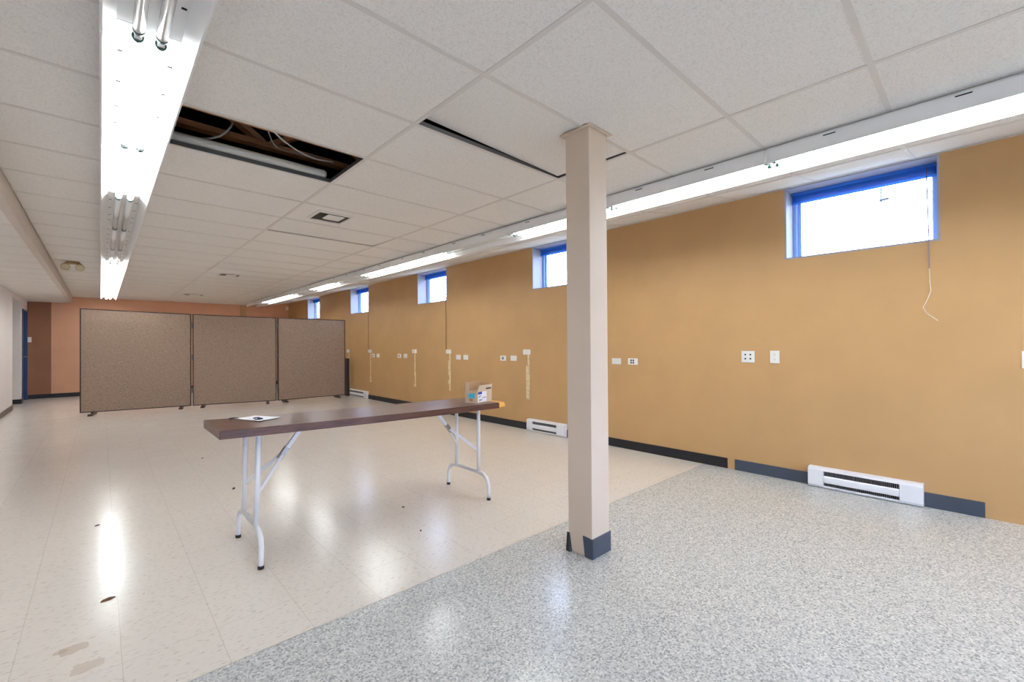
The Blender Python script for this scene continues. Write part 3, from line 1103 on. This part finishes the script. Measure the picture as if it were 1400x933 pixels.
# ------------------------------------------------------------------ folding table
TL = dict(x0=.452, x1=2.456, z0=.768, z1=.738)
def ttop(x):
    u = (x - TL['x0']) / (TL['x1'] - TL['x0'])
    return TL['z0'] + (TL['z1'] - TL['z0']) * u - .006 * math.sin(PI * u)
def tnear(x):
    return 2.718 + (2.675 - 2.718) * (x - TL['x0']) / (TL['x1'] - TL['x0'])
def tfar(x):
    return 3.198 + (3.155 - 3.198) * (x - TL['x0']) / (TL['x1'] - TL['x0'])
TT = .046
tb = thing('folding_table', (1.45, 2.94, 0), 'long narrow folding table with dark walnut top and white steel legs', 'table')
p = MB()
n = 12
xe = 2.368        # the laminate edge is broken off beyond here
xs = [TL['x0'] + (TL['x1'] - TL['x0']) * i / n for i in range(n + 1)]
for (xa, xb) in [(xs[i], xs[i + 1]) for i in range(n)]:
    pass
vb = []
for x in xs[:-1] + [xe]:
    pass
xs2 = [x for x in xs if x < xe - .02] + [xe]
rows = []
for x in xs2:
    z = ttop(x)
    rows.append([p.bm.verts.new(v) for v in ((x, tnear(x), z - TT), (x, tfar(x), z - TT), (x, tfar(x), z), (x, tnear(x), z))])
for a, b in zip(rows, rows[1:]):
    for k in range(4):
        p.bm.faces.new([a[k], a[(k + 1) % 4], b[(k + 1) % 4], b[k]])
p.bm.faces.new(rows[0])
p.bm.faces.new(list(reversed(rows[-1])))
top = p.build('table_top', M['laminate'], tb, .003)
p = MB()
a0, a1 = xe, TL['x1']
z = ttop(xe)
p.solid([(a0, tnear(a0) + .004, z - TT + .004), (a1 - .012, tnear(a0) + .010, z - TT + .008), (a1 + .006, tnear(a0) + .05, z - TT + .006), (a1 - .006, tnear(a0) + .16, z - TT + .004), (a1 - .004, tfar(a0) - .01, z - TT + .004), (a0, tfar(a0), z - TT + .002)],
        [(a0, tnear(a0) + .004, z - .005), (a1 - .022, tnear(a0) + .012, z - .008), (a1 - .002, tnear(a0) + .05, z - .006), (a1 - .016, tnear(a0) + .16, z - .004), (a1 - .006, tfar(a0) - .01, z - .004), (a0, tfar(a0), z - .002)])
tag(p.build('broken_end', M['core'], tb), 'raw orange core where the end banding has broken off')

def leg_frame(xb, xt, yc, side):
    """feet at xb on the floor, uprights to xt under the top"""
    fr = []
    zt = ttop(xt) - TT
    def X(z):
        return xb + (xt - xb) * z / zt
    hs, uy = .270, .148
    # crossbar bent down into two feet
    p = MB()
    pts = [(X(0.012), yc - hs, .012), (X(.06), yc - hs, .06), (X(.11), yc - hs + .004, .115), (X(.155), yc - hs + .024, .160), (X(.185), yc - hs + .062, .186), (X(.195), yc - uy + .01, .195),
           (X(.195), yc + uy - .01, .195), (X(.185), yc + hs - .062, .186), (X(.155), yc + hs - .024, .160), (X(.11), yc + hs - .004, .115), (X(.06), yc + hs, .06), (X(.012), yc + hs, .012)]
    p.tube(pts, .0145, 12)
    ft = p.build('foot_bar', M['leg'], tb)
    for s in (-1, 1):
        p = MB()
        p.tube([(X(0), yc + s * hs, .0), (X(.02), yc + s * hs, .018)], .0158, 12)
        p.build('foot_tip', M['black'], ft)
    for s in (-1, 1):
        p = MB()
        p.tube([(X(.195), yc + s * uy, .195), (X(zt), yc + s * uy, zt)], .0145, 12)
        p.build('leg', M['leg'], tb)
    # top plate
    p = MB()
    p.box(xt - .02, xt + .02, yc - uy - .03, yc + uy + .03, zt - .006, zt - .0)
    p.build('mounting_plate', M['leg'], tb)
    # V brace from each upright to the lock, then a strut up under the top
    zj, xj = .545, xb + side * .185
    xtp = xb + side * .305
    for s in (-1, 1):
        p = MB()
        p.bar((X(.36), yc + s * (uy - .004), .365), (xj, yc + s * .014, zj), .006, .022)
        p.build('brace', M['leg'], tb)
    p = MB()
    zz = ttop(xtp) - TT
    for s in (-1, 1):
        p.bar((xj - side * .02, yc + s * .012, zj - .03), (xtp, yc + s * .012, zz - .003), .006, .022)
    p.box(xtp - .03, xtp + .03, yc - .03, yc + .03, zz - .005, zz)
    p.build('strut', M['leg'], tb)
    p = MB()
    k = (Vector((xtp, yc, zz)) - Vector((xj, yc, zj))).normalized()
    a = Vector((xj, yc, zj))
    p.bar(a - k * .035, a + k * .045, .032, .027)
    p.tube([a + Vector((0, -.026, 0)), a + Vector((0, .026, 0))], .005, 8)
    p.build('lock_sleeve', M['steel'], tb)
leg_frame(.636, .656, 2.955, 1)
leg_frame(2.206, 2.206, 2.897, -1)

# ------------------------------------------------------------------ on the table
# sheet of paper, slightly folded
p = MB()
z = lambda x: ttop(x) + .0012
A, B, C_, D_ = (.596, 3.150), (.722, 3.178), (.826, 3.005), (.684, 2.925)
nn_ = 6
grid_ = {}
for i in range(nn_ + 1):
    for j in range(nn_ + 1):
        u, v = i / nn_, j / nn_
        x = (A[0] * (1 - u) + B[0] * u) * (1 - v) + (D_[0] * (1 - u) + C_[0] * u) * v
        y = (A[1] * (1 - u) + B[1] * u) * (1 - v) + (D_[1] * (1 - u) + C_[1] * u) * v
        grid_[i, j] = p.bm.verts.new((x, y, z(x) + .010 * (u - .4) ** 2 + .006 * max(0, v - .6)))
for i in range(nn_):
    for j in range(nn_):
        p.bm.faces.new([grid_[i, j], grid_[i + 1, j], grid_[i + 1, j + 1], grid_[i, j + 1]])
pp = p.build('paper_sheet', M['paper'])
sd = pp.modifiers.new('thick', 'SOLIDIFY')
sd.thickness = .0008
sd.offset = 1
tag(pp, 'white paper sheet with a dark printed squiggle lying at the left end of the table', 'paper')
p = MB()
cx, cy = .695, 3.020
pts = []
for i in range(16):
    a = PI * (1.1 - i / 15 * 1.5)
    pts.append((cx + .006 + .016 * math.cos(a), cy + .030 + .017 * math.sin(a), z(cx) + .005))
for i in range(14):
    a = PI * (.5 - i / 13 * 1.45)
    pts.append((cx + .008 + .020 * math.cos(a), cy - .012 + .020 * math.sin(a), z(cx) + .005))
p.tube(pts, .0032, 8)
mk = p.build('printed_mark', M['ink'], pp)
p = MB()
p.tube([(.575, 3.148, ttop(.575) + .004), (.600, 3.146, ttop(.6) + .005), (.622, 3.132, ttop(.62) + .006)], [.003, .004, .002], 8)
tag(p.build('pencil_stub', M['black']), 'short dark stub beside the left corner of the white paper', 'stub')

# open cardboard box
bx = thing('cardboard_box', (2.26, 2.83, ttop(2.26)), 'open cardboard box with cyan sticker and white label at the right table end', 'box')
F_, L_ = Vector((2.200, 2.752)), Vector((2.158, 2.862))
R_ = Vector((2.396, 2.806))
K_ = L_ + R_ - F_
zb = ttop(2.30) + .004
H1 = .088
ux, uy_ = (R_ - F_).normalized(), (L_ - F_).normalized()
def wallp(a, b, z0, z1a, z1b, inset=.004):
    """thin card between plan points a,b"""
    dd = (b - a).normalized()
    nv = Vector((-dd.y, dd.x)) * inset
    return ([(a.x, a.y, z0), (b.x, b.y, z0), (b.x + nv.x, b.y + nv.y, z0), (a.x + nv.x, a.y + nv.y, z0)],
            [(a.x, a.y, z1a), (b.x, b.y, z1b), (b.x + nv.x, b.y + nv.y, z1b), (a.x + nv.x, a.y + nv.y, z1a)])
p = MB()
for (a, b) in ((F_, R_), (R_, K_), (K_, L_), (L_, F_)):
    p.solid(*wallp(a, b, zb, zb + H1, zb + H1))
p.solid([(F_.x, F_.y, zb - .003), (R_.x, R_.y, zb - .003), (K_.x, K_.y, zb - .003), (L_.x, L_.y, zb - .003)],
        [(F_.x, F_.y, zb), (R_.x, R_.y, zb), (K_.x, K_.y, zb), (L_.x, L_.y, zb)])
body = p.build('box_body', M['card'], bx)
# flaps standing up
def flap(a, b, ta, tb_, h, mt, lean=0.0):
    q = MB()
    dd = (b - a).normalized()
    nv = Vector((-dd.y, dd.x)) * .004
    out_ = Vector((dd.y, -dd.x)) * lean
    a2, b2 = a + dd * ta, b - dd * tb_
    q.solid([(a.x, a.y, zb + H1), (b.x, b.y, zb + H1), (b.x + nv.x, b.y + nv.y, zb + H1), (a.x + nv.x, a.y + nv.y, zb + H1)],
            [(a2.x + out_.x, a2.y + out_.y, zb + H1 + h), (b2.x + out_.x, b2.y + out_.y, zb + H1 + h), (b2.x + nv.x + out_.x, b2.y + nv.y + out_.y, zb + H1 + h), (a2.x + nv.x + out_.x, a2.y + nv.y + out_.y, zb + H1 + h)])
    q.build('flap', mt, bx)
flap(F_, R_, .030, -.006, .050, M['card'])
flap(K_, L_, .0, .0, .074, M['card_in'])
flap(R_, K_, .0, .0, .060, M['card_in'], .02)
q0 = L_
flap(L_, L_ + (F_ - L_) * .30, .0, .0, .072, M['card'])
def sticker(nm, a, d, s0, s1, z0, z1, mt):
    q = MB()
    nv = Vector((d.y, -d.x)) * .0006
    a1, a2 = a + d * s0 + nv, a + d * s1 + nv
    bk1, bk2 = a + d * s0 + nv * .1, a + d * s1 + nv * .1
    q.solid([(a1.x, a1.y, zb + z0), (a2.x, a2.y, zb + z0), (bk2.x, bk2.y, zb + z0), (bk1.x, bk1.y, zb + z0)],
            [(a1.x, a1.y, zb + z1), (a2.x, a2.y, zb + z1), (bk2.x, bk2.y, zb + z1), (bk1.x, bk1.y, zb + z1)])
    return q.build(nm, mt, body)
sticker('white_label', F_, ux, .006, .128, .004, .086, M['paper'])
sticker('blue_stripe', F_ + Vector((ux.y, -ux.x)) * .0007, ux, .006, .062, .066, .086, M['label_blue'])
for k, (s0, s1, zz) in enumerate(((.014, .050, .050), (.014, .034, .040), (.070, .118, .034), (.020, .066, .020), (.020, .054, .011))):
    sticker('label_print', F_ + Vector((ux.y, -ux.x)) * .0007, ux, s0, s1, zz, zz + .006, M['grille'])
sticker('dark_print', F_ + ux * 0, ux, .118, .196, .100, .112, M['ink'])
dl = (F_ - L_).normalized()
sticker('cyan_sticker', L_, dl, .034, .094, .036, .074, M['label_cyan'])
sticker('red_print', L_, dl, .042, .074, .012, .032, M['label_red'])

# ------------------------------------------------------------------ bits on the floor
def bit(x, y, s, label, mt, name, h=.006, rot=0.3):
    p = MB()
    ca, sa = math.cos(rot), math.sin(rot)
    def q(u, v, z):
        return (x + u * ca - v * sa, y + u * sa + v * ca, z)
    p.solid([q(-s, -s * .35, 0), q(s * .2, -s * .5, 0), q(s, 0, 0), q(s * .1, s * .45, 0), q(-s * .8, s * .3, 0)],
            [q(-s * .8, -s * .2, h), q(s * .2, -s * .3, h * 1.3), q(s * .8, 0, h * .6), q(s * .1, s * .3, h), q(-s * .6, s * .2, h * .8)])
    tag(p.build(name, mt), label, 'debris')
bit(.027, 2.873, .030, 'brown dry leaf scrap on the beige floor left of the table', M['leaf'], 'leaf_scrap', .007, .15)
bit(.826, 4.347, .020, 'black scrap on the beige floor beside the left table legs', M['black'], 'rubber_scrap', .010, 1.0)
bit(-.016, 4.108, .016, 'tiny dark chip on the floor in the far left light reflection', M['dark_trim'], 'floor_chip', .006, .4)
bit(1.646, 2.955, .013, 'tiny dark chip on the floor under the middle of the table', M['dark_trim'], 'floor_chip', .006, 2.0)
bit(1.522, 2.504, .012, 'tiny dark chip on the floor in front of the table', M['dark_trim'], 'floor_chip', .005, 1.2)
bit(.805, 5.761, .018, 'tiny dark chip on the floor behind the left end of the table', M['dark_trim'], 'floor_chip', .006, .9)

# ------------------------------------------------------------------ daylight
wld = bpy.data.worlds.new('overcast sky')
S.world = wld
wld.use_nodes = True
bg = wld.node_tree.nodes['Background']
bg.inputs[0].default_value = (0.55, 0.69, 1.0, 1)
bg.inputs[1].default_value = 10.0

# daylight portals in the openings (they only guide the sampling of the sky)
def portal(name, loc, sx, sy, direction):
    li = bpy.data.lights.new(name, 'AREA')
    li.shape = 'RECTANGLE'
    li.size, li.size_y = sx, sy
    li.cycles.is_portal = True
    ob = bpy.data.objects.new(name, li)
    COL.objects.link(ob)
    ob.location = loc
    ob.rotation_euler = Vector(direction).to_track_quat('-Z', 'Y').to_euler()
    return ob
for (a, b, z0, z1) in WIN:
    portal('sky_portal', (XR + WD + .01, (a + b) / 2, (z0 + z1) / 2), b - a, z1 - z0, (-1, 0, 0))
portal('sky_portal', ((FX0 + FX1) / 2, YF - .21, (FZ0 + FZ1) / 2), FX1 - FX0, FZ1 - FZ0, (0, 1, 0))

# ------------------------------------------------------------------ camera
yaw, pitch, roll = .7538, .0073, -.0068
cy, sy, cp, sp = math.cos(yaw), math.sin(yaw), math.cos(pitch), math.sin(pitch)
Fv = Vector((sy * cp, cy * cp, sp))
Rv = Vector((cy, -sy, 0))
Uv = Rv.cross(Fv)
Rr = Rv * math.cos(roll) + Uv * math.sin(roll)
Ur = -Rv * math.sin(roll) + Uv * math.cos(roll)
cam = bpy.data.cameras.new('camera')
cam.sensor_fit = 'HORIZONTAL'
cam.sensor_width = 36
cam.lens = 599.36 / 1400 * 36
cam.clip_start = .02
co = bpy.data.objects.new('camera', cam)
COL.objects.link(co)
mw = Matrix(((Rr.x, Ur.x, -Fv.x, 0), (Rr.y, Ur.y, -Fv.y, 0), (Rr.z, Ur.z, -Fv.z, 1.2125), (0, 0, 0, 1)))
co.matrix_world = mw
S.camera = co

for o in COL.objects:
    if '_o' in o:
        del o['_o']

S.view_settings.view_transform = 'Standard'
S.view_settings.look = 'None'
S.view_settings.gamma = 1.0
S.view_settings.use_curve_mapping = False
S.view_settings.exposure = 0.37
S.cycles.use_denoising = True
S.cycles.denoising_prefilter = 'NONE'
S.cycles.max_bounces = 12
S.cycles.diffuse_bounces = 8
S.cycles.glossy_bounces = 4
S.cycles.sample_clamp_indirect = 8.0
